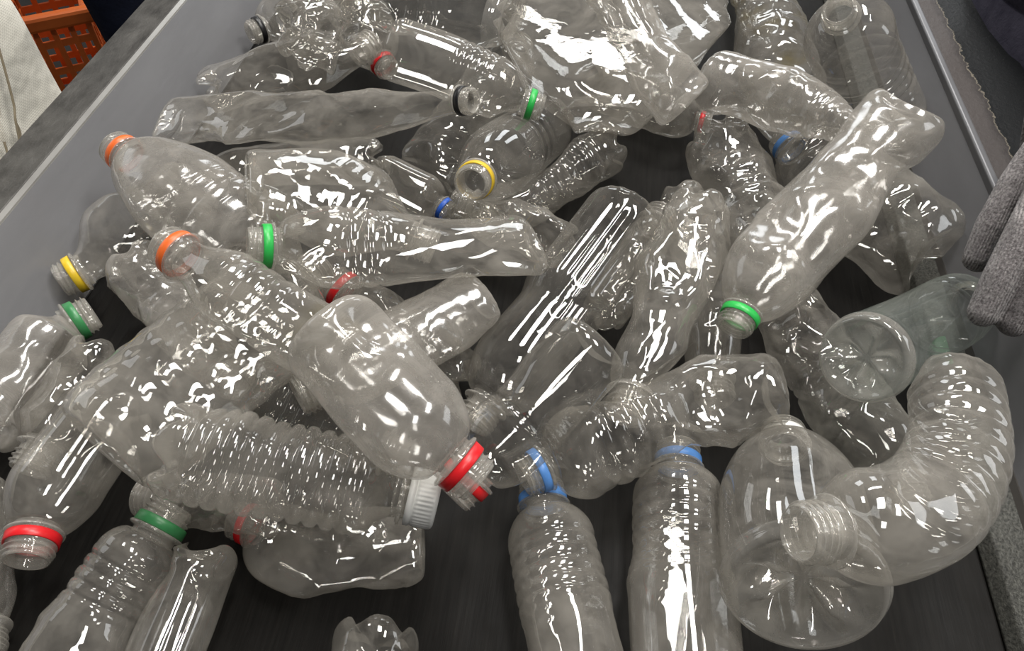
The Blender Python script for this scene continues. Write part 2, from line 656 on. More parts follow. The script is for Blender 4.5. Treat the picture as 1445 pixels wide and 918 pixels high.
# clearance under neck end and base end, in building order
LIFT = {0: (0.0, 0.0), 1: (0.04, 0.01), 2: (0.1, 0.06), 3: (0.0, 0.03), 4: (0.055, 0.05), 5: (0.06, 0.03), 6: (0.065, 0.1), 7: (0.125, 0.05), 9: (0.0, 0.0), 10: (0.0, 0.0), 12: (0.08, 0.05), 13: (0.0, 0.0), 14: (0.05, 0.1), 15: (0.05, 0.02), 16: (0.0, 0.01), 17: (0.0, 0.02), 18: (0.0, 0.0), 20: (0.0, 0.0), 21: (0.01, 0.03), 22: (0.03, 0.02), 23: (0.0, 0.0), 24: (0.0, 0.0), 25: (0.05, 0.1), 26: (0.11, 0.06), 27: (0.12, 0.1), 28: (0.04, 0.0), 29: (0.05, 0.05), 30: (0.09, 0.14), 31: (0.06, 0.06), 32: (0.0, 0.04), 33: (0.04, 0.08), 34: (0.0, 0.0), 35: (0.03, 0.06), 36: (0.01, 0.0), 37: (0.02, 0.03), 38: (0.0, 0.0), 40: (0.12, 0.08), 42: (0.0, 0.0), 43: (0.0, 0.0), 44: (0.06, 0.09), 45: (0.0, 0.0), 46: (0.0, 0.03), 47: (0.0, 0.02), 48: (0.0, 0.0), 49: (0.0, 0.01), 50: (0.01, 0.01), 51: (0.02, 0.0), 52: (0.01, 0.01), 53: (0.0, 0.0), 54: (0.0, 0.0)}
ORDER = [11, 19, 39, 41, 0, 3, 9, 10, 13, 16, 17, 18, 20, 21, 23, 24, 34, 36, 38, 42, 43, 45, 46, 49, 51, 53, 54, 1, 4, 22, 32, 37, 47, 48, 50, 52, 5, 28, 31, 15, 29, 33, 35, 12, 14, 40, 6, 2, 7, 25, 27, 44, 26, 30, 8]


def build_bottle(idx, label, sp, R, mat='mid', prof='dome', sh=0.25, hs=1.0, base='petal', npet=5, ribs=(), flutes=None, keys=None, cr=0.0,
           cells=26, dents=0, dent=0.25, ring=None, cap=None, ns=1.0, seed=1, roll=0.0, group='clear plastic bottles on the belt',
           name='plastic_bottle', bumps=None, NU=72, NV=104, explicit=(), wave=0.03, absz=False, neck=True, waist=0.0, fine=0.002, phase=None, pamp=1.0, heel=0.35):
    rng = np.random.RandomState(seed)
    if not absz and idx in LIFT:
        l0, l1 = LIFT[idx]
        dd = np.r_[0, np.cumsum([math.hypot(b[0] - a[0], b[1] - a[1]) for a, b in zip(sp, sp[1:])])]
        sp = [(p[0], p[1], l0 + (l1 - l0) * t) for p, t in zip(sp, dd / dd[-1])]
    # size and place
    mid = sp[len(sp) // 2]
    Rw = 0.03
    for _ in range(6):
        z = mid[2] if absz else mid[2] + Rw * hs
        Rw = R * at(mid[0], mid[1], z)[1] / F_PX
    pts = [np.array(at(p[0], p[1], p[2] if absz else p[2] + Rw * hs)[0]) for p in sp]
    spine = Spine(pts, roll)
    L = spine.L
    ln = 0.0205 * ns
    Lb = L - ln
    r0 = 0.0128 * ns
    rc = min(heel * Rw, 0.2 * Lb)
    # profile: along the wall, round the heel, in over the base
    s = np.linspace(0, 1, NV)
    xs = ln + s * (Lb - rc)
    q = np.clip(s / sh, 0, 1)
    if prof == 'dome':
        shp = np.sqrt(np.clip(1 - (1 - q) ** 2, 0, 1))
        shp = 0.8 * shp + 0.2 * smooth01(q)
    elif prof == 'ogive':
        shp = np.sin(q * PI / 2) ** 1.15
    elif prof == 'step':
        shp = np.where(q < 0.3, 0.12 * q / 0.3, 0.12 + 0.88 * np.sqrt(np.clip(1 - (1 - (q - 0.3) / 0.7) ** 2, 0, 1)))
    else:
        shp = smooth01(q)
    rs = r0 + (Rw - r0) * shp
    nh = 10
    th = np.linspace(0, PI / 2, nh + 1)[1:]
    xs = np.r_[xs, L - rc + rc * np.sin(th)]
    rs = np.r_[rs, Rw - rc * 0.75 + rc * 0.75 * np.cos(th)]
    rb = Rw - rc * 0.75
    k = np.linspace(1, 0.06, 12)[1:]
    xs = np.r_[xs, L - 0.30 * Rw * (1 - k ** 2)]
    rs = np.r_[rs, rb * k]
    n = len(xs)
    ss = np.clip((xs - ln) / Lb, 0, 1)
    isbase = np.arange(n) >= NV
    ph = np.linspace(0, 2 * PI, NU, endpoint=False)
    S2, P2 = ss[:, None], ph[None, :]
    X2 = xs[:, None]
    mul = np.ones((n, NU))
    wallw = (~isbase)[:, None]
    for (a, b, cnt, dep) in ribs:
        w = smooth01((S2 - a) / 0.02) * smooth01((b - S2) / 0.02)
        g = np.abs(np.sin(PI * cnt * (S2 - a) / (b - a)))
        mul -= dep * w * (1 - g) ** 2.0 * wallw
    if flutes:
        a, b, cnt, dep = flutes
        w = smooth01((S2 - a) / 0.05) * smooth01((b - S2) / 0.05)
        mul -= dep * w * (0.5 + 0.5 * np.cos(cnt * P2)) ** 2 * wallw
    if waist:
        mul -= waist * np.exp(-((S2 - 0.55) / 0.10) ** 2)
    dx = np.zeros((n, NU))
    if base == 'petal':
        v = pamp * (0.5 - 0.5 * np.cos(npet * P2 + (seed if phase is None else phase))) ** 2.2
        w = smooth01((S2 - 0.86) / 0.14)
        edge = np.exp(-((rs / Rw - 0.72) / 0.25) ** 2)[:, None]
        mul -= 0.16 * w * v * wallw + 0.12 * v * (~wallw) * edge
        dx -= 0.42 * Rw * v * edge * (~wallw) + 0.25 * Rw * v * w * wallw
        dx += 0.10 * Rw * (1 - v) * edge * (~wallw)
    elif base == 'flower':
        v = 0.5 - 0.5 * np.cos(npet * P2)
        inb = np.clip(1 - np.abs(rs / rb - 0.5) / 0.42, 0, 1)[:, None] * (~wallw)
        dx += 0.42 * Rw * (v - 0.5) * inb
        mul += 0.035 * np.exp(-((S2 - 0.95) / 0.02) ** 2) * wallw
    else:
        v = 0.5 - 0.5 * np.cos(18 * P2)
        mul -= 0.03 * v * smooth01((S2 - 0.92) / 0.08)
    # softness, dents, crumple
    cx, cy, cz = np.cos(P2) + 0 * S2, np.sin(P2) + 0 * S2, (X2 - ln) / Rw + 0 * P2
    fade = smooth01((S2 - 0.05) / 0.18)
    for _ in range(6):
        kk = rng.randn(3) * np.array([1.6, 1.6, 1.3])
        mul += wave / 2.4 * np.sin(kk[0] * cx + kk[1] * cy + kk[2] * cz + rng.rand() * 6) * fade
    if bumps:
        a, b, nb, na, dep = bumps
        w = smooth01((S2 - a) / 0.04) * smooth01((b - S2) / 0.04)
        mul += dep * w * np.sin(PI * nb * (S2 - a) / (b - a)) ** 2 * np.abs(np.cos(na * P2 / 2)) * wallw
    Hh = Lb / Rw
    V3 = np.stack([cx, cy, cz], 2).reshape(-1, 1, 3)
    for amp, cnt in ((cr, cells), (0.2 * cr + fine, cells * 4)):
        if amp <= 0:
            continue
        K = max(6, int(cnt * Hh / 5))
        pz = rng.rand(K) * Hh
        pa = rng.rand(K) * 2 * PI
        pc = np.stack([np.cos(pa), np.sin(pa), pz], 1)
        D = np.sqrt(((V3 - pc[None]) ** 2).sum(2))
        D = np.partition(D, 1, axis=1)[:, :2]
        d0 = math.sqrt(2 * PI * Hh / K)
        f1 = np.minimum(D[:, 0] / d0, 1.0).reshape(n, NU)
        f2 = np.minimum((D[:, 1] - D[:, 0]) / d0, 0.6).reshape(n, NU)
        mul += amp * fade * (1.3 * f1 - 0.62 - 0.5 * f2 + 0.12)
    dl = [(rng.uniform(0.25, 0.9), rng.uniform(0.1, PI - 0.1), dent * rng.uniform(0.6, 1.2), rng.uniform(0.5, 0.9)) for _ in range(dents)]
    for (a, b, dep, sz) in list(dl) + list(explicit):
        da = np.angle(np.exp(1j * (P2 - b)))
        d2 = (((S2 - a) * Lb / Rw) ** 2 + da ** 2) / (sz * sz)
        mul -= dep * np.exp(-d2 * d2)
    mul = np.clip(mul, 0.12, 1.6)
    RR = rs[:, None] * mul
    if keys:
        kw = np.interp(ss, [k[0] for k in keys], [k[1] for k in keys])
        kh = np.interp(ss, [k[0] for k in keys], [k[2] for k in keys])
        ker = np.ones(7) / 7
        kw = np.convolve(np.pad(kw, 3, mode='edge'), ker, 'valid')
        kh = np.convolve(np.pad(kh, 3, mode='edge'), ker, 'valid')
    else:
        kw, kh = np.ones(n), np.full(n, hs)
        f = smooth01(ss / max(sh, 0.05))
        kh = 1 + (hs - 1) * f
    Xp = xs[:, None] + dx
    c, T, A, B = spine.frame(xs)
    V = c[:, None, :] + dx[:, :, None] * T[:, None, :] \
        + (RR * np.cos(P2) * kw[:, None])[:, :, None] * A[:, None, :] \
        + (RR * np.sin(P2) * kh[:, None])[:, :, None] * B[:, None, :]
    V = V.reshape(-1, 3)
    V = yield_to(V, np.repeat(c, NU, axis=0), n, NU)
    # what this one offers to the bottles that lie on it
    ra = (RR * np.abs(kw[:, None])).max(1)[:NV + 4]
    rb_ = (RR * np.abs(kh[:, None])).max(1)[:NV + 4]
    nx = np.linspace(0.0, ln, 6)
    nc, nT, nA, nB = spine.frame(nx)
    nr = np.full(6, 0.0168 * ns)
    SOLID.append((np.vstack([nc, c[:NV + 4]]), np.vstack([nA, A[:NV + 4]]), np.vstack([nB, B[:NV + 4]]), np.vstack([nT, T[:NV + 4]]), np.r_[nr, ra], np.r_[nr, rb_]))
    faces = grid_faces(n, NU)
    V = np.vstack([V, V[-NU:].mean(0)])
    ci = len(V) - 1
    st = (n - 1) * NU
    faces += [(st + j, st + (j + 1) % NU, ci) for j in range(NU)]
    o0 = np.array([V[:, 0].mean(), V[:, 1].mean(), max(0.0, V[:, 2].min())])
    e = empty(name, o0, label, 'bottle', group)
    bo = mesh_obj('body', V, faces, M[mat], e, o0)
    if base == 'flower':
        # the moulded base is thick, cloudier plastic
        bo.data.materials.append(M['neck'])
        mi = np.zeros(len(faces), dtype=np.int32)
        mi[(NV - 3) * NU:] = 1
        bo.data.polygons.foreach_set('material_index', mi)
    if neck:
        # lip, thread, support flange, and the inside of the mouth
        Ln, a = ln, ns
        prof_n = [(Ln * 0.9, 0.0104 * a), (0.002 * a, 0.0106 * a), (0.0, 0.0113 * a), (0.0, 0.0121 * a), (0.0012 * a, 0.0126 * a)]
        nt = 44
        for i in range(nt + 1):
            prof_n.append(((0.0015 + 0.0125 * i / nt) * a, 0.0126 * a))
        prof_n += [(0.0155 * a, 0.0127 * a), (0.0158 * a, 0.0160 * a), (0.0168 * a, 0.0166 * a), (0.0178 * a, 0.0160 * a), (0.0184 * a, 0.0129 * a), (Ln + 0.001, 0.0129 * a)]

        def thread(x, p):
            t = (x / (0.0036 * a) - p / (2 * PI)) % 1.0
            w = (x > 0.002 * a) * (x < 0.0125 * a) * np.exp(-((t - 0.5) / 0.2) ** 2)
            return 0.0017 * a * w * (np.arange(x.shape[0])[:, None] > 4)
        nk = lathe_on(spine, prof_n, 40, 'neck', M['neck'], e, o0, thread)
        if ring:
            xr = 0.0098 * a
            ro = 0.0150 * a
            lathe_on(spine, [(xr, 0.0137 * a), (xr - 0.0004, ro - 0.0004), (xr, ro), (xr + 0.0055 * a, ro + 0.0003), (xr + 0.0059 * a, ro - 0.0005), (xr + 0.0057 * a, 0.0137 * a), (xr, 0.0137 * a)], 48, 'tamper_ring', RINGS[ring], nk, o0)
        if cap:
            rr = 0.0152 * a
            pc = [(-0.0022 * a, 0.0), (-0.0022 * a, rr * 0.85), (-0.0016 * a, rr * 0.95), (-0.0006 * a, rr)]
            pc += [(t * a, rr) for t in np.linspace(0.0, 0.0095, 7)] + [(0.0098 * a, rr * 0.97), (0.0103 * a, rr * 0.97), (0.0106 * a, rr * 1.02), (0.0138 * a, rr * 1.02), (0.0140 * a, 0.0135 * a)]

            def knurl(x, p):
                return 0.00022 * a * np.sin(40 * p) * (x > 0.0003) * (x < 0.0092 * a)
            lathe_on(spine, pc, 160, 'cap', RINGS[cap], e, o0, knurl)
    BOTTLES.append((label, e, Rw, L))
    return e


# lip -> base; (px, py, clearance of the underside above the belt)
# ---- far end of the belt
bottle('crumpled bottle with thin black neck ring against the left steel wall', [(352, 47, 0.0), (374, 38, 0.0), (425, 5, 0.0), (490, -50, 0.0)], 36, 'mid', ring='black', cr=0.2, seed=3, ns=0.95)
bottle('flattened bottle slanting up the left steel wall behind the flat black-ringed bottle', [(528, 58, 0.02), (495, 78, 0.02), (435, 92, 0.01), (360, 106, 0.01), (292, 130, 0.01)], 54, 'mid', hs=0.55, cr=0.12, seed=4, dents=2, prof='cone', sh=0.4, keys=[(0, 1, 1), (0.4, 1.1, 0.6), (1, 0.7, 0.5)])
bottle('badly crumpled shiny bottle wadded up near the left steel wall', [(460, -75, 0.07), (452, -40, 0.07), (445, 10, 0.06), (440, 78, 0.05)], 42, 'crease', cr=0.42, cells=44, seed=5)
bottle('crumpled bottle with red neck ring lying under the grey ribbed bottle', [(549, 100, 0.0), (535, 82, 0.0), (508, 30, 0.0), (488, -45, 0.0)], 36, 'crease', ring='red', cr=0.3, cells=40, seed=6, ns=0.9)
bottle('large ribbed bottle lying crosswise at the far end of the belt', [(420, -40, 0.01), (455, -25, 0.01), (560, 0, 0.01), (640, 8, 0.01), (722, 24, 0.01)], 46, 'clear', ribs=[(0.25, 0.68, 6, 0.09)], seed=7, base='flower', keys=[(0, 1, 1), (0.62, 1, 1), (0.75, 1.25, 1), (1, 1.3, 1)])
bottle('very large crushed clear jug with sharp straight creases, biggest of the far pile', [(905, -150, 0.03), (890, -110, 0.03), (860, -20, 0.02), (848, 80, 0.01), (845, 172, 0.01)], 150, 'crease', hs=0.28, cr=0.26, cells=16, seed=8, base='flat', prof='cone', sh=0.35, keys=[(0, 1, 1), (0.35, 1.05, 0.32), (0.62, 1.08, 0.3), (0.8, 0.85, 0.26), (1, 0.42, 0.2)], name='plastic_jug', NU=96)
bottle('clear undented bottle with bright green neck ring, open mouth, on top of the pile', [(766, 153, 0.05), (742, 145, 0.05), (650, 102, 0.055), (548, 66, 0.06)], 44, 'mid', ring='green', fine=0.0, ribs=[(0.22, 0.55, 6, 0.06)], prof='dome', sh=0.3, seed=9, base='flat', ns=0.85, wave=0.01)
bottle('pressed-flat bottle with thin black neck ring, lying over the left pile', [(668, 143, 0.075), (640, 143, 0.07), (545, 160, 0.065), (440, 167, 0.06), (335, 162, 0.05), (236, 172, 0.04)], 62, 'crease', hs=0.3, cr=0.22, cells=24, ring='black', ns=0.72, seed=10, prof='cone', sh=0.45, base='flat', keys=[(0, 1, 1), (0.35, 0.85, 0.45), (0.6, 1, 0.3), (0.85, 0.92, 0.35), (1, 0.85, 0.4)])
bottle('crushed whitish bottle standing slanted with its flat base over the large jug', [(815, -120, 0.20), (838, -75, 0.195), (885, 20, 0.175), (925, 95, 0.155), (968, 148, 0.135)], 46, 'hazy', cr=0.16, flutes=(0.1, 0.75, 9, 0.12), seed=11, base='flat', keys=[(0, 1, 1), (0.4, 0.95, 0.8), (0.72, 0.75, 0.7), (0.82, 0.95, 0.8), (1, 1.15, 1)], absz=True)
bottle('bottle with bare thread and red neck ring poking out beneath the crushed whitish bottle', [(1003, 175, 0.0), (980, 170, 0.0), (920, 150, 0.0), (840, 118, 0.0)], 34, 'mid', ring='red', ns=0.7, cr=0.1, seed=12)
bottle('pinched bottle with yellowish stain and long flutes at the far end', [(1064, -120, 0.0), (1070, -75, 0.0), (1080, 20, 0.0), (1098, 90, 0.0), (1118, 165, 0.0)], 48, 'dirty', ribs=[(0.62, 0.7, 1, 0.12)], flutes=(0.15, 0.55, 10, 0.14), cr=0.12, seed=13, waist=0.2)
bottle('clear ribbed bottle standing tilted with its open mouth up beside the right wall', [(1183, 12, 0.158), (1190, 32, 0.14), (1215, 95, 0.085), (1258, 190, 0.02)], 58, 'mid', fine=0.0, ribs=[(0.2, 0.3, 1, 0.10), (0.4, 0.75, 5, 0.10)], sh=0.2, seed=14, base='flat', ns=0.95, absz=True, wave=0.015)
bottle('dull crushed bottle with ribbed shoulder lying beside the standing bottle', [(1238, 200, 0.045), (1195, 180, 0.045), (1105, 142, 0.04), (1000, 116, 0.04)], 43, 'hazy', ribs=[(0.05, 0.3, 5, 0.07)], prof='cone', sh=0.45, cr=0.10, seed=15, base='flat')
# ---- second row
bottle('bottle lying half hidden under the pressed-flat bottle', [(285, 268, 0.0), (322, 245, 0.0), (410, 230, 0.0), (535, 226, 0.0)], 38, 'mid', cr=0.1, seed=16, hs=0.7)
bottle('wide flattened bottle with creased film-like wall beside the green-ringed ribbed bottle', [(615, 350, 0.02), (580, 335, 0.03), (500, 295, 0.04), (420, 262, 0.045), (348, 250, 0.045)], 80, 'crease', hs=0.4, cr=0.22, cells=18, seed=17, base='flat', prof='cone', sh=0.4, keys=[(0, 1, 1), (0.4, 1, 0.5), (0.75, 1.05, 0.4), (1, 0.85, 0.35)])
bottle('dusty round-shouldered bottle with orange neck ring leaning on the left steel wall', [(160, 206, 0.04), (184, 223, 0.035), (265, 282, 0.03), (385, 368, 0.02)], 75, 'hazy', prof='dome', sh=0.5, fine=0.0, ring='orange', seed=18, ribs=[(0.55, 0.75, 2, 0.05)], cr=0.05)
bottle('bottle with yellow neck ring lying against the left steel wall', [(84, 398, 0.0), (114, 382, 0.0), (180, 330, 0.0), (275, 265, 0.0)], 50, 'mid', prof='cone', sh=0.35, ring='yellow', cr=0.16, seed=19)
bottle('crumpled bottle with notched base under the orange-ringed stained bottle', [(340, 545, 0.0), (310, 515, 0.0), (245, 440, 0.0), (188, 372, 0.0)], 44, 'hazy', cr=0.14, seed=20, base='petal')
bottle('bottle with five-lobed base lying under the green-ringed clear bottle', [(735, 60, 0.0), (715, 95, 0.0), (660, 170, 0.0), (602, 248, 0.0)], 46, 'clear', cr=0.1, seed=21, flutes=(0.3, 0.8, 5, 0.12))
bottle('clear bottle with yellow neck ring and open mouth facing out', [(664, 260, 0.105), (678, 248, 0.095), (715, 218, 0.07), (768, 180, 0.038)], 50, 'clear', ring='yellow', ribs=[(0.45, 0.7, 3, 0.06)], prof='dome', sh=0.35, seed=22, base='flat', ns=0.95, wave=0.015, absz=True)
bottle('small ribbed bottle with lobed base lying alone beside the yellow-ringed bottle', [(672, 322, 0.0), (695, 308, 0.0), (770, 262, 0.0), (860, 208, 0.0)], 38, 'mid', ribs=[(0.25, 0.85, 9, 0.09)], cr=0.08, seed=23, npet=6)
bottle('small round-shouldered bottle with deep blue neck ring under the yellow-ringed bottle', [(637, 302, 0.0), (618, 288, 0.0), (585, 272, 0.0), (530, 245, 0.0)], 34, 'mid', ring='deepblue', prof='dome', sh=0.3, seed=24, ns=0.65)
bottle('crushed bottle lying under the flat tail of the green-ringed ribbed bottle', [(640, 285, 0.01), (668, 295, 0.01), (730, 318, 0.01), (800, 350, 0.01)], 36, 'mid', cr=0.2, seed=25)
bottle('crumpled bottle with dimpled base between the red-ringed and blue-ringed necks', [(1112, 400, 0.0), (1098, 362, 0.0), (1060, 285, 0.0), (1010, 192, 0.0)], 54, 'mid', cr=0.15, cells=40, seed=26, ribs=[(0.35, 0.55, 2, 0.12)], keys=[(0, 1, 1), (0.3, 0.85, 0.8), (0.5, 0.78, 0.8), (0.75, 1, 0.9), (1, 0.95, 0.9)])
bottle('bottle with blue neck ring and crumpled base under the big twisted bottle', [(1102, 196, 0.0), (1122, 215, 0.0), (1205, 285, 0.0), (1322, 362, 0.0)], 68, 'mid', prof='dome', sh=0.2, ring='blue', ribs=[(0.08, 0.35, 4, 0.07)], cr=0.14, cells=36, seed=27, base='flat')
bottle('big twisted dull bottle with green neck ring lying across the blue-ringed one', [(1034, 464, 0.03), (1052, 433, 0.045), (1092, 375, 0.065), (1160, 295, 0.08), (1228, 215, 0.085), (1282, 165, 0.08)], 64, 'hazy', prof='dome', sh=0.2, ring='green', cr=0.13, cells=9, seed=28, ns=0.85, npet=2, phase=0.0, pamp=1.7, fine=0.0, explicit=[(0.55, 1.3, 0.22, 0.7), (0.25, 2.0, 0.15, 0.6)], keys=[(0, 1, 1), (0.25, 0.95, 0.9), (0.5, 1.02, 0.8), (0.72, 0.82, 0.8), (0.88, 1.0, 0.8), (1, 1.05, 0.8)])
# ---- middle
bottle('ribbed bottle with bright green neck ring and pressed-flat tail', [(349, 346, 0.075), (382, 347, 0.075), (475, 349, 0.075), (610, 350, 0.07), (757, 345, 0.06)], 58, 'mid', prof='dome', sh=0.2, ring='green', ribs=[(0.17, 0.42, 4, 0.07)], seed=29, base='flat', ns=0.9, cr=0.03, cells=14, fine=0.0, keys=[(0, 1, 1), (0.4, 1, 0.9), (0.6, 1.0, 0.55), (0.8, 1.1, 0.34), (1, 1.2, 0.3)])
bottle('bottle with orange neck ring and brown-stained grooves', [(231, 345, 0.07), (258, 362, 0.07), (355, 425, 0.06), (495, 512, 0.05)], 53, 'dirty', ring='orange', ribs=[(0.28, 0.62, 3, 0.09)], prof='cone', sh=0.3, seed=30, ns=0.95, base='flat', fine=0.0, wave=0.015)
bottle('bottle with red neck ring, mouth showing beneath the ribbed green-ringed bottle', [(466, 394, 0.04), (488, 412, 0.03), (560, 470, 0.01), (660, 538, 0.0)], 44, 'mid', ring='red', cr=0.16, seed=31, ns=0.95)
bottle('straight-sided bottle with ragged flat base sticking out from under the large red-ringed bottle', [(420, 560, 0.02), (455, 542, 0.025), (560, 487, 0.04), (682, 422, 0.055)], 55, 'hazy', base='flat', seed=32, cr=0.05, hs=0.8, sh=0.2)
bottle('large dented bottle with red neck ring on top of the middle pile', [(676, 680, 0.06), (640, 648, 0.065), (560, 572, 0.085), (448, 452, 0.09)], 80, 'hazy', prof='dome', sh=0.34, ring='red', seed=33, dents=2, dent=0.22, cr=0.04, cells=12, ns=0.95, explicit=[(0.75, 1.5, 0.22, 0.7)], hs=0.9, base='flat', heel=0.6, fine=0.0)
bottle('big square-dimpled jug lying in the left of the pile', [(455, 375, 0.02), (415, 408, 0.02), (320, 490, 0.02), (145, 632, 0.02)], 104, 'hazy2', base='flat', hs=0.6, seed=34, bumps=(0.12, 0.97, 8, 14, 0.03), cr=0.03, fine=0.0, wave=0.02, name='plastic_jug', NU=110, NV=120, sh=0.2)
bottle('fluted clear bottle with smooth heel lying beside the straight-sided bottle', [(665, 600, 0.0), (690, 565, 0.0), (770, 460, 0.01), (888, 300, 0.02)], 66, 'clear', flutes=(0.48, 0.92, 16, 0.05), ribs=[(0.42, 0.48, 1, 0.08)], base='flat', seed=35, sh=0.2, keys=[(0, 1, 1), (0.42, 0.85, 0.85), (0.5, 1.0, 1), (1, 0.95, 1)], wave=0.015)
bottle('straight clear bottle with grooved shoulder lying over the fluted one', [(636, 700, 0.02), (662, 672, 0.025), (745, 585, 0.04), (843, 484, 0.045)], 62, 'clear', base='flat', ring='red', seed=36, ribs=[(0.3, 0.45, 2, 0.08)], sh=0.2, dents=1, dent=0.12)
bottle('bottle lying behind the twisted waisted bottle, lobed base up', [(1010, 565, 0.0), (1004, 520, 0.0), (1002, 420, 0.0), (962, 278, 0.0)], 40, 'mid', seed=37, cr=0.1)
bottle('waisted twisted bottle with lobed base beside the fluted bottle', [(880, 590, 0.02), (890, 560, 0.02), (922, 485, 0.03), (955, 385, 0.045), (992, 285, 0.05)], 58, 'mid', seed=38, cr=0.12, cells=18, keys=[(0, 1, 1), (0.15, 0.85, 0.8), (0.34, 0.68, 0.7), (0.55, 1.05, 0.8), (0.8, 1.02, 0.8), (1, 0.85, 0.7)], explicit=[(0.5, 1.6, 0.3, 0.6)])
bottle('small bottle glimpsed under the fluted bottle', [(935, 300, 0.0), (918, 328, 0.0), (885, 390, 0.0), (850, 445, 0.0)], 34, 'mid', seed=39, cr=0.1)
bottle('bottle with torn blue neck ring, ribbed shoulder and crumpled base', [(737, 675, 0.005), (762, 662, 0.005), (860, 622, 0.008), (990, 568, 0.008), (1098, 556, 0.01)], 72, 'mid', ring='blue', ribs=[(0.16, 0.5, 5, 0.08)], seed=40, cr=0.14, cells=34, sh=0.16, ns=0.9, base='flat', keys=[(0, 1, 1), (0.2, 0.85, 0.9), (0.45, 0.82, 0.85), (0.55, 0.78, 0.7), (0.75, 1.05, 0.8), (1, 0.95, 0.8)], explicit=[(0.68, 1.2, 0.35, 0.7)])
bottle('bottle with pinched middle lying under the upturned base', [(1285, 715, 0.0), (1268, 680, 0.0), (1215, 600, 0.0), (1155, 515, 0.0), (1108, 425, 0.0)], 62, 'mid', seed=41, cr=0.14, cells=34, ribs=[(0.45, 0.62, 3, 0.08)], keys=[(0, 1, 1), (0.3, 1, 0.95), (0.52, 0.75, 0.8), (0.75, 0.95, 0.9), (1, 0.9, 0.9)])
bottle('greenish-necked bottle propped up with its round base turned outward', [(1380, 420, 0.026), (1362, 430, 0.034), (1305, 460, 0.062), (1216, 508, 0.105)], 55, 'greenish', heel=0.16, base='flower', npet=5, seed=42, ribs=[(0.06, 0.36, 4, 0.07)], sh=0.12, wave=0.015, absz=True)
bottle('bent ribbed bottle with wide threaded mouth folded at the right kerb', [(1126, 753, 0.065), (1158, 750, 0.06), (1240, 738, 0.05), (1318, 700, 0.035), (1352, 625, 0.025), (1348, 535, 0.01)], 78, 'hazy2', seed=43, fine=0.0, ribs=[(0.35, 0.94, 8, 0.08)], sh=0.14, ns=1.0, cr=0.06, cells=16, keys=[(0, 1, 1), (0.2, 1, 0.9), (0.5, 0.95, 0.7), (0.75, 0.92, 0.8), (1, 0.95, 0.9)], base='flat')
# ---- near end
bottle('round-bodied bottle with white neck ring, flower-moulded base turned outward', [(1105, 606, 0.032), (1108, 635, 0.039), (1117, 710, 0.056), (1135, 838, 0.084)], 98, 'mid', heel=0.14, ring='white', base='flower', npet=6, seed=44, prof='dome', sh=0.45, wave=0.01, NU=96, absz=True)
bottle('ribbed water bottle with blue neck ring and broad straight foot', [(957, 628, 0.0), (957, 672, 0.0), (960, 780, 0.0), (975, 1010, 0.0)], 68, 'hazy2', ring='blue', fine=0.0, seed=45, ribs=[(0.1, 0.42, 5, 0.05), (0.44, 0.5, 1, 0.14)], prof='dome', sh=0.13, keys=[(0, 1, 1), (0.4, 0.92, 0.95), (0.5, 1.05, 1), (1, 1.05, 0.9)], flutes=(0.52, 0.95, 6, 0.03))
bottle('ribbed water bottle with blue neck ring, dented along its foot', [(763, 680, 0.0), (769, 722, 0.0), (794, 830, 0.0), (838, 1040, 0.0)], 65, 'hazy2', ring='blue', fine=0.0, seed=46, ribs=[(0.12, 0.5, 6, 0.06)], prof='dome', sh=0.16, flutes=(0.5, 0.95, 6, 0.06), cr=0.03)
bottle('ribbed bottle with white screw cap lying on top of the near pile', [(612, 706, 0.06), (575, 698, 0.06), (420, 668, 0.06), (236, 630, 0.06)], 70, 'hazy2', cap='white', seed=47, fine=0.0, ribs=[(0.16, 0.94, 11, 0.13)], prof='cone', sh=0.16, ns=1.0, dents=2, dent=0.12, cr=0.02)
bottle('squashed shiny bottle with red neck ring under the white-capped bottle', [(330, 732, 0.0), (364, 744, 0.0), (440, 778, 0.0), (598, 768, 0.0)], 58, 'crease', ring='red', seed=48, hs=0.55, cr=0.25, cells=16, base='flat', ns=0.85, sh=0.2)
bottle('dim bottle lying under the square-dimpled jug', [(205, 700, 0.0), (232, 704, 0.0), (300, 708, 0.0), (385, 720, 0.0)], 38, 'mid', seed=49, cr=0.12)
bottle('ribbed bottle lying under the large dented red-ringed bottle', [(580, 650, 0.0), (545, 636, 0.0), (450, 590, 0.01), (348, 552, 0.015)], 50, 'clear', seed=50, ribs=[(0.4, 0.95, 6, 0.07)])
bottle('cloudy bottle with green neck ring at the left edge of the belt', [(132, 440, 0.01), (104, 455, 0.01), (50, 510, 0.01), (-40, 610, 0.01)], 56, 'hazy', ring='darkgreen', seed=51, prof='cone', sh=0.2, cr=0.06)
bottle('creased greenish-glinting bottle beside the dimpled jug', [(40, 665, 0.0), (58, 635, 0.0), (95, 570, 0.005), (142, 495, 0.01)], 44, 'crease', seed=52, cr=0.2, cells=18)
bottle('smooth round-shouldered bottle with red neck ring and bare thread at the left edge', [(36, 792, 0.01), (50, 752, 0.01), (85, 680, 0.005), (165, 570, 0.0)], 62, 'mid', ring='red', seed=53, prof='dome', sh=0.35, wave=0.01)
bottle('ribbed bottle with dark green neck ring lying beside the lobed base', [(245, 714, 0.0), (222, 748, 0.0), (155, 842, 0.0), (55, 1000, 0.0)], 60, 'mid', ring='darkgreen', seed=54, ribs=[(0.15, 0.5, 5, 0.07)], prof='dome', sh=0.15, cr=0.08, keys=[(0, 1, 1), (0.4, 0.88, 0.95), (0.6, 1.08, 1), (1, 1.1, 1)])
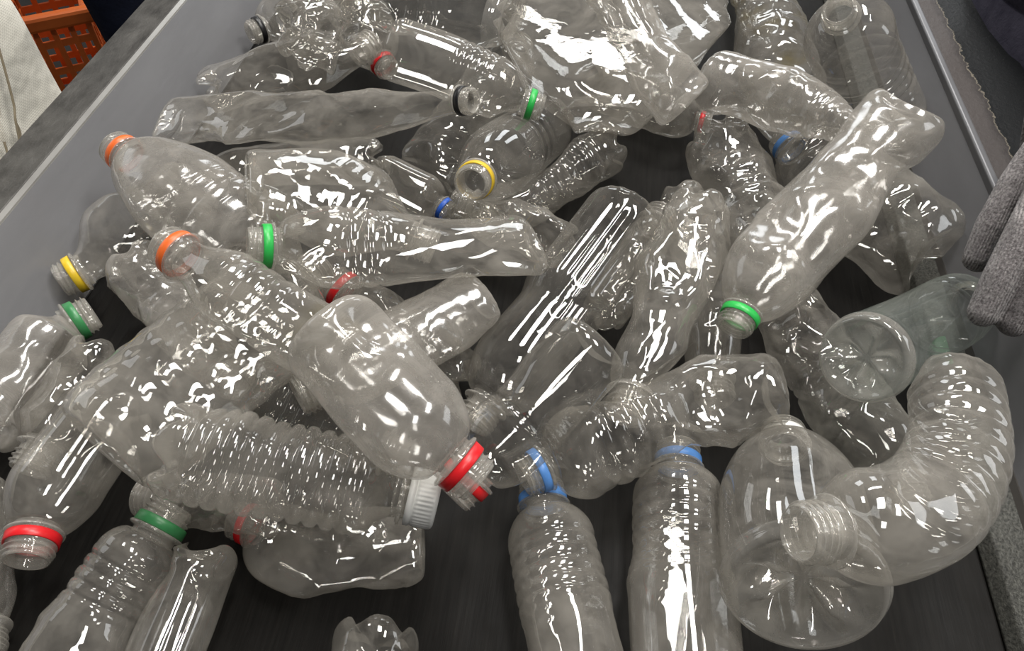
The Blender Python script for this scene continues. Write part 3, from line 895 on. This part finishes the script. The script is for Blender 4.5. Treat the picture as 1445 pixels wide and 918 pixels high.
bottle('fluted bottle with two-lobed base raised, beside the dark green neck ring', [(175, 1130, 0.01), (190, 1080, 0.01), (228, 940, 0.01), (292, 775, 0.01)], 52, 'mid', seed=55, flutes=(0.2, 0.85, 6, 0.08), npet=2, phase=0.0, pamp=1.5, sh=0.2, fine=0.0)
bottle('bottle with five-lobed base lying alone on the bare near end of the belt', [(470, 1180, 0.0), (480, 1130, 0.0), (512, 1000, 0.0), (535, 890, 0.0)], 66, 'mid', seed=56, cr=0.1, pamp=0.6)
bottle('bottle cut off at the left edge beside the bare red-ringed thread', [(-30, 930, 0.0), (-30, 890, 0.0), (-32, 790, 0.0), (-36, 690, 0.0)], 44, 'mid', seed=57, cr=0.1)


# lowest first, so that upper ones yield to those they lie on
for k in ORDER or range(len(SPECS)):
    build_bottle(k, *SPECS[k][0], **SPECS[k][1])

# ------------------------------------------------------------------ loose cap
cp, _ = at(1340, 503, 0.006)
cap_e = empty('bottle_cap', (cp.x, cp.y, 0.0), 'loose green screw cap lying by the right kerb under the propped bottle', 'cap')


def lathe(name, prof, nu, mat, parent, wob=0.0, nk=36):
    ph = np.linspace(0, 2 * PI, nu, endpoint=False)
    V = []
    for i, (z, r) in enumerate(prof):
        rr = r + (wob * np.sign(np.sin(nk * ph)) if 0 < i < len(prof) - 3 else 0)
        V += [(a, b, z) for a, b in zip(rr * np.cos(ph), rr * np.sin(ph))]
    f = grid_faces(len(prof), nu)
    return mesh_obj(name, V, f, mat, parent)


lathe('shell', [(0.0015, 0.0145), (0.0015, 0.0152), (0.011, 0.0152), (0.013, 0.0148), (0.0142, 0.0135), (0.0142, 0.0001)], 144, RINGS['darkgreen'], cap_e, 0.0004)
lathe('liner', [(0.0125, 0.0135), (0.0125, 0.0001)], 48, RINGS['green'], cap_e)

# ------------------------------------------------------------------ woven sack beside the left rail
def lump(name, c, s, mat, parent, p=5.0, amp=0.012, seed=1, nu=64, nv=48):
    """a filled sack: rounded block with soft bulges and folds"""
    rng = np.random.RandomState(seed)
    U = np.linspace(0, 2 * PI, nu, endpoint=False)
    W = np.linspace(-PI / 2, PI / 2, nv)
    cu, su = np.cos(U)[None], np.sin(U)[None]
    cw, sw = np.cos(W)[:, None], np.sin(W)[:, None]
    e = 2.0 / p
    sp = lambda v: np.sign(v) * np.abs(v) ** e
    x, y, z = sp(cw) * sp(cu), sp(cw) * sp(su), sp(sw) + 0 * cu
    D = np.stack([x * s[0], y * s[1], z * s[2]], 2)
    off = np.zeros(D.shape[:2])
    for k in range(14):
        kk = rng.randn(3) * np.array([9, 9, 14]) * (0.5 + k / 7)
        off += amp / (1 + k * 0.35) * np.sin(D @ kk + rng.rand() * 6)
    nrm = D / np.array(s) ** 1
    nrm /= np.linalg.norm(nrm, axis=2)[:, :, None] + 1e-6
    D = D + nrm * off[:, :, None]
    D = D + np.array(c)
    return mesh_obj(name, D.reshape(-1, 3), grid_faces(nv, nu), mat, parent)


sack = empty('woven_sack', (-0.70, 0.37, FLOOR_Z), 'white woven plastic sack with dirt streaks standing beside the left rail', 'sack')
lump('bag', (0, 0, 0.51), (0.162, 0.288, 0.51), M['woven'], sack, 14.0, 0.003, 5)
# loose drawstring down the side, and folded top
def tube(name, pts, r, mat, parent, origin, nu=8):
    S = catmull(pts, 10)
    T = np.gradient(S, axis=0)
    T /= np.linalg.norm(T, axis=1)[:, None]
    A = np.cross(T, [0.3, 0.9, 0.1])
    A /= np.linalg.norm(A, axis=1)[:, None]
    B = np.cross(T, A)
    ph = np.linspace(0, 2 * PI, nu, endpoint=False)
    V = S[:, None, :] + r * (np.cos(ph)[None, :, None] * A[:, None, :] + np.sin(ph)[None, :, None] * B[:, None, :])
    return mesh_obj(name, V.reshape(-1, 3), grid_faces(len(S), nu), mat, parent, origin)


M['thread'] = principled('sack_thread', (0.30, 0.25, 0.17), 0.8)
SK = (-0.70, 0.37, FLOOR_Z)
for line in (((-4, 60), (6, 95), (14, 125), (20, 150), (22, 170), (28, 200)), ((22, 172), (28, 186), (30, 206)), ((6, 200), (10, 214), (12, 226))):
    tube('drawstring', [tuple(at_x(px, py, -0.5335 + 0.001 * k)) for k, (px, py) in enumerate(line)], 0.0011, M['thread'], sack, SK)
box('folded_hem', (0, 0.0, 1.023), (0.22, 0.42, 0.012), M['woven'], sack, 0.004)

# ------------------------------------------------------------------ orange slotted basket on the floor
bk = empty('slotted_basket', (-1.29, 1.58, FLOOR_Z), 'orange plastic basket with rows of slots behind the white sack', 'basket')
bk.rotation_euler = (0, 0, math.radians(32))
BW, BD, BH = 0.15, 0.2, 0.46
box('rim', (0, -BD / 2 - 0.01, BH), (BW + 0.06, 0.03, 0.035), M['basket'], bk, 0.008)
box('rim', (0, BD / 2 + 0.01, BH), (BW + 0.06, 0.03, 0.035), M['basket'], bk, 0.008)
box('rim', (-BW / 2 - 0.01, 0, BH), (0.03, BD, 0.035), M['basket'], bk, 0.008)
box('rim', (BW / 2 + 0.01, 0, BH), (0.03, BD, 0.035), M['basket'], bk, 0.008)
for k in range(7):
    z = 0.012 + k * (BH - 0.03) / 6.6
    for sx, sy, c in ((BW, 0.006, (0, -BD / 2, z)), (BW, 0.006, (0, BD / 2, z)), (0.006, BD, (-BW / 2, 0, z)), (0.006, BD, (BW / 2, 0, z))):
        box('band', c, (sx, sy, 0.016), M['basket'], bk)
for k in range(5):
    t = -0.5 + k / 4
    for y in (-BD / 2, BD / 2):
        box('rib', (t * BW, y, BH / 2), (0.012, 0.008, BH), M['basket'], bk)
for k in range(1, 5):
    t = -0.5 + k / 5
    for x in (-BW / 2, BW / 2):
        box('rib', (x, t * BD, BH / 2), (0.008, 0.012, BH), M['basket'], bk)
box('bottom', (0, 0, 0.006), (BW, BD, 0.012), M['basket'], bk)

# ------------------------------------------------------------------ people at the line
def person(label, foot, face, lean, trousers, jacket, arms, seed=0, glove=None):
    """standing figure; foot = midpoint between the feet, face = heading (radians), arms = two lists of elbow and wrist in world space"""
    F0 = Vector(foot)
    e = empty('person', F0, label, 'person')
    fx = Vector((math.cos(face), math.sin(face), 0))
    sd = Vector((-math.sin(face), math.cos(face), 0))

    def W(f, s_, z):
        return F0 + fx * f + sd * s_ + Vector((0, 0, z))
    l = lean
    hip, belly, chest, nk, head = W(0, 0, 0.93), W(l * 0.25, 0, 1.12), W(l * 0.6, 0, 1.34), W(l * 0.95, 0, 1.50), W(l * 1.15, 0, 1.62)
    J = [(hip, (0.11, 0.09)), (belly, (0.105, 0.085)), (chest, (0.12, 0.09)), (nk, 0.055), (head, (0.075, 0.095)), (W(l * 1.2, 0, 1.70), (0.06, 0.075))]
    E = [(0, 1), (1, 2), (2, 3), (3, 4), (4, 5)]
    T = [(hip, (0.155, 0.13)), (W(0, 0, 1.02), (0.15, 0.125))]
    TE = [(0, 1)]
    JK = [(W(0.0, 0, 0.90), (0.17, 0.15)), (belly, (0.155, 0.135)), (chest, (0.165, 0.125)), (W(l * 0.9, 0, 1.47), 0.07)]
    JE = [(0, 1), (1, 2), (2, 3)]
    for q, sgn in enumerate((-1, 1)):
        kn, an, toe = W(0.03, sgn * 0.10, 0.50), W(0, sgn * 0.11, 0.09), W(0.15, sgn * 0.12, 0.035)
        th = W(0.0, sgn * 0.09, 0.84)
        b = len(J)
        J += [(th, 0.072), (kn, 0.055), (an, 0.042), (toe, 0.036)]
        E += [(0, b), (b, b + 1), (b + 1, b + 2), (b + 2, b + 3)]
        b = len(T)
        T += [(th, 0.10), (kn, 0.078), (W(0, sgn * 0.11, 0.10), 0.068)]
        TE += [(0, b), (b, b + 1), (b + 1, b + 2)]
        skin('boot', [(W(0, sgn * 0.11, 0.16), 0.055), (W(-0.01, sgn * 0.11, 0.055), 0.05), (W(0.10, sgn * 0.12, 0.045), 0.045), (W(0.19, sgn * 0.12, 0.04), 0.035)], [(0, 1), (1, 2), (2, 3)], M['boot'], e, 2, F0)
        shd = W(l * 0.78, sgn * 0.18, 1.42)
        el, wr = Vector(arms[q][0]), Vector(arms[q][1])
        hd = wr + (wr - el).normalized() * 0.07
        b = len(J)
        J += [(shd, 0.045), (el, 0.030), (wr, 0.022)]
        E += [(2, b), (b, b + 1), (b + 1, b + 2)]
        b = len(JK)
        JK += [(shd, 0.085), (el, 0.066), (wr - (wr - el).normalized() * 0.015, 0.050)]
        JE += [(2, b), (b, b + 1), (b + 1, b + 2)]
        if glove is None or q != glove:
            d = (wr - el).normalized()
            up = Vector((0, 0, 1))
            sv = d.cross(up).normalized()
            g = [(wr, 0.03), (wr + d * 0.06, (0.042, 0.02))]
            ge = [(0, 1)]
            for k, (o_, ln_) in enumerate(((-0.03, 0.075), (-0.01, 0.085), (0.01, 0.08), (0.03, 0.062))):
                i0 = len(g)
                g += [(wr + d * 0.09 + sv * o_, 0.010), (wr + d * (0.09 + ln_ * 0.5) + sv * o_ * 1.1 - up * 0.006, 0.009), (wr + d * (0.09 + ln_) + sv * o_ * 1.1 - up * 0.022, 0.008)]
                ge += [(1, i0), (i0, i0 + 1), (i0 + 1, i0 + 2)]
            i0 = len(g)
            g += [(wr + d * 0.035 + sv * 0.045, 0.011), (wr + d * 0.075 + sv * 0.062 - up * 0.01, 0.009)]
            ge += [(0, i0), (i0, i0 + 1)]
            skin('work_glove', g, ge, M['knit'], e, 2, F0)
    skin('body', J, E, M['skin'], e, 2, F0)
    skin('trousers', T, TE, trousers, e, 2, F0)
    skin('jacket', JK, JE, jacket, e, 3, F0)
    hc = W(l * 1.15 - 0.015, 0, 1.68)
    skin('hair', [(hc - fx * 0.03 - Vector((0, 0, 0.04)), (0.085, 0.08)), (hc + Vector((0, 0, 0.02)), (0.082, 0.09))], [(0, 1)], M['hair'], e, 2, F0)
    nz = W(l * 1.15 + 0.1, 0, 1.62)
    skin('nose', [(nz + Vector((0, 0, 0.02)), 0.009), (nz + fx * 0.016 - Vector((0, 0, 0.015)), 0.013)], [(0, 1)], M['skin'], e, 2, F0)
    for sgn in (-1, 1):
        skin('eye', [(W(l * 1.15 + 0.082, sgn * 0.032, 1.64), 0.012), (W(l * 1.15 + 0.084, sgn * 0.034, 1.64), 0.012)], [(0, 1)], M['hair'], e, 2, F0)
        skin('ear', [(W(l * 1.15, sgn * 0.082, 1.64), 0.014), (W(l * 1.15, sgn * 0.088, 1.60), 0.012)], [(0, 1)], M['skin'], e, 2, F0)
    skin('mouth', [(W(l * 1.15 + 0.088, -0.022, 1.575), 0.007), (W(l * 1.15 + 0.094, 0, 1.575), 0.008), (W(l * 1.15 + 0.088, 0.022, 1.575), 0.007)], [(0, 1), (1, 2)], plastic('lips', (0.35, 0.13, 0.11)), e, 2, F0)
    return e, F0


# worker leaning on the right ledge, one gloved hand over the belt
wrist = at(1600, 170, 0.20)[0]
elbow = wrist + Vector((0.16, 0.10, 0.14))
pr, PF = person('worker in dark navy clothes and grey knit glove leaning on the right ledge', (0.485, 0.80, FLOOR_Z), PI, 0.02, M['navy'], M['navy'],
                [((0.80, 1.05, 0.30), (0.62, 1.22, 0.16)), (tuple(elbow), tuple(wrist))], glove=1)

# the gloved hand in view: fingers held together, pointing down over the bottles
def hand_pt(px, py, z):
    return at(px, py, z)[0]


bm = bmesh.new()


def ball(p, r):
    bmesh.ops.create_icosphere(bm, subdivisions=2, radius=r, matrix=Matrix.Translation(Vector(p) - PF))


def limb(pts, rad):
    for (p, q), (a, b) in zip(zip(pts, pts[1:]), zip(rad, rad[1:])):
        p, q = Vector(p), Vector(q)
        n = max(2, int((q - p).length / 0.004))
        for k in range(n + 1):
            ball(p.lerp(q, k / n), a + (b - a) * k / n)


fore = (wrist - elbow).normalized()
for chain in (((1470, 215, 0.160), (1436, 262, 0.146), (1402, 320, 0.124), (1380, 364, 0.106)),
              ((1488, 252, 0.160), (1452, 320, 0.146), (1413, 394, 0.120), (1388, 440, 0.102)),
              ((1514, 290, 0.158), (1488, 352, 0.144), (1452, 416, 0.116), (1430, 454, 0.100)),
              ((1545, 325, 0.154), (1524, 382, 0.138), (1492, 434, 0.112), (1474, 460, 0.097))):
    P = [hand_pt(*p) for p in chain]
    limb([wrist + fore * 0.02] + P, [0.022, 0.0130, 0.0122, 0.0116, 0.0098])
limb([wrist + fore * 0.01, hand_pt(1520, 150, 0.165), hand_pt(1474, 168, 0.135), hand_pt(1462, 205, 0.112)], [0.022, 0.0165, 0.0135, 0.0110])
limb([wrist - fore * 0.035, wrist + fore * 0.02], [0.034, 0.031])
glove = bm_obj('knit_glove', bm, M['knit'], None)
rm = glove.modifiers.new('r', 'REMESH')
rm.mode = 'VOXEL'
rm.voxel_size = 0.0018
sm = glove.modifiers.new('s', 'SMOOTH')
sm.factor, sm.iterations = 0.5, 3
me = bpy.data.meshes.new_from_object(glove.evaluated_get(bpy.context.evaluated_depsgraph_get()))
glove.modifiers.clear()
glove.data = me
me.materials.clear()
me.materials.append(M['knit'])
me.polygons.foreach_set('use_smooth', [True] * len(me.polygons))
glove.parent = pr
glove['label'] = 'grey heathered knit work glove'

# second worker beyond the left rail, only dark trousers in view
person('worker in dark blue clothes standing beyond the left rail beside the orange basket', (-0.92, 1.42, FLOOR_Z), 0.0, 0.06, M['blue_cloth'], M['blue_cloth'],
       [((-0.85, 1.12, 0.28), (-0.62, 1.20, 0.22)), ((-0.85, 1.72, 0.28), (-0.60, 1.66, 0.22))])
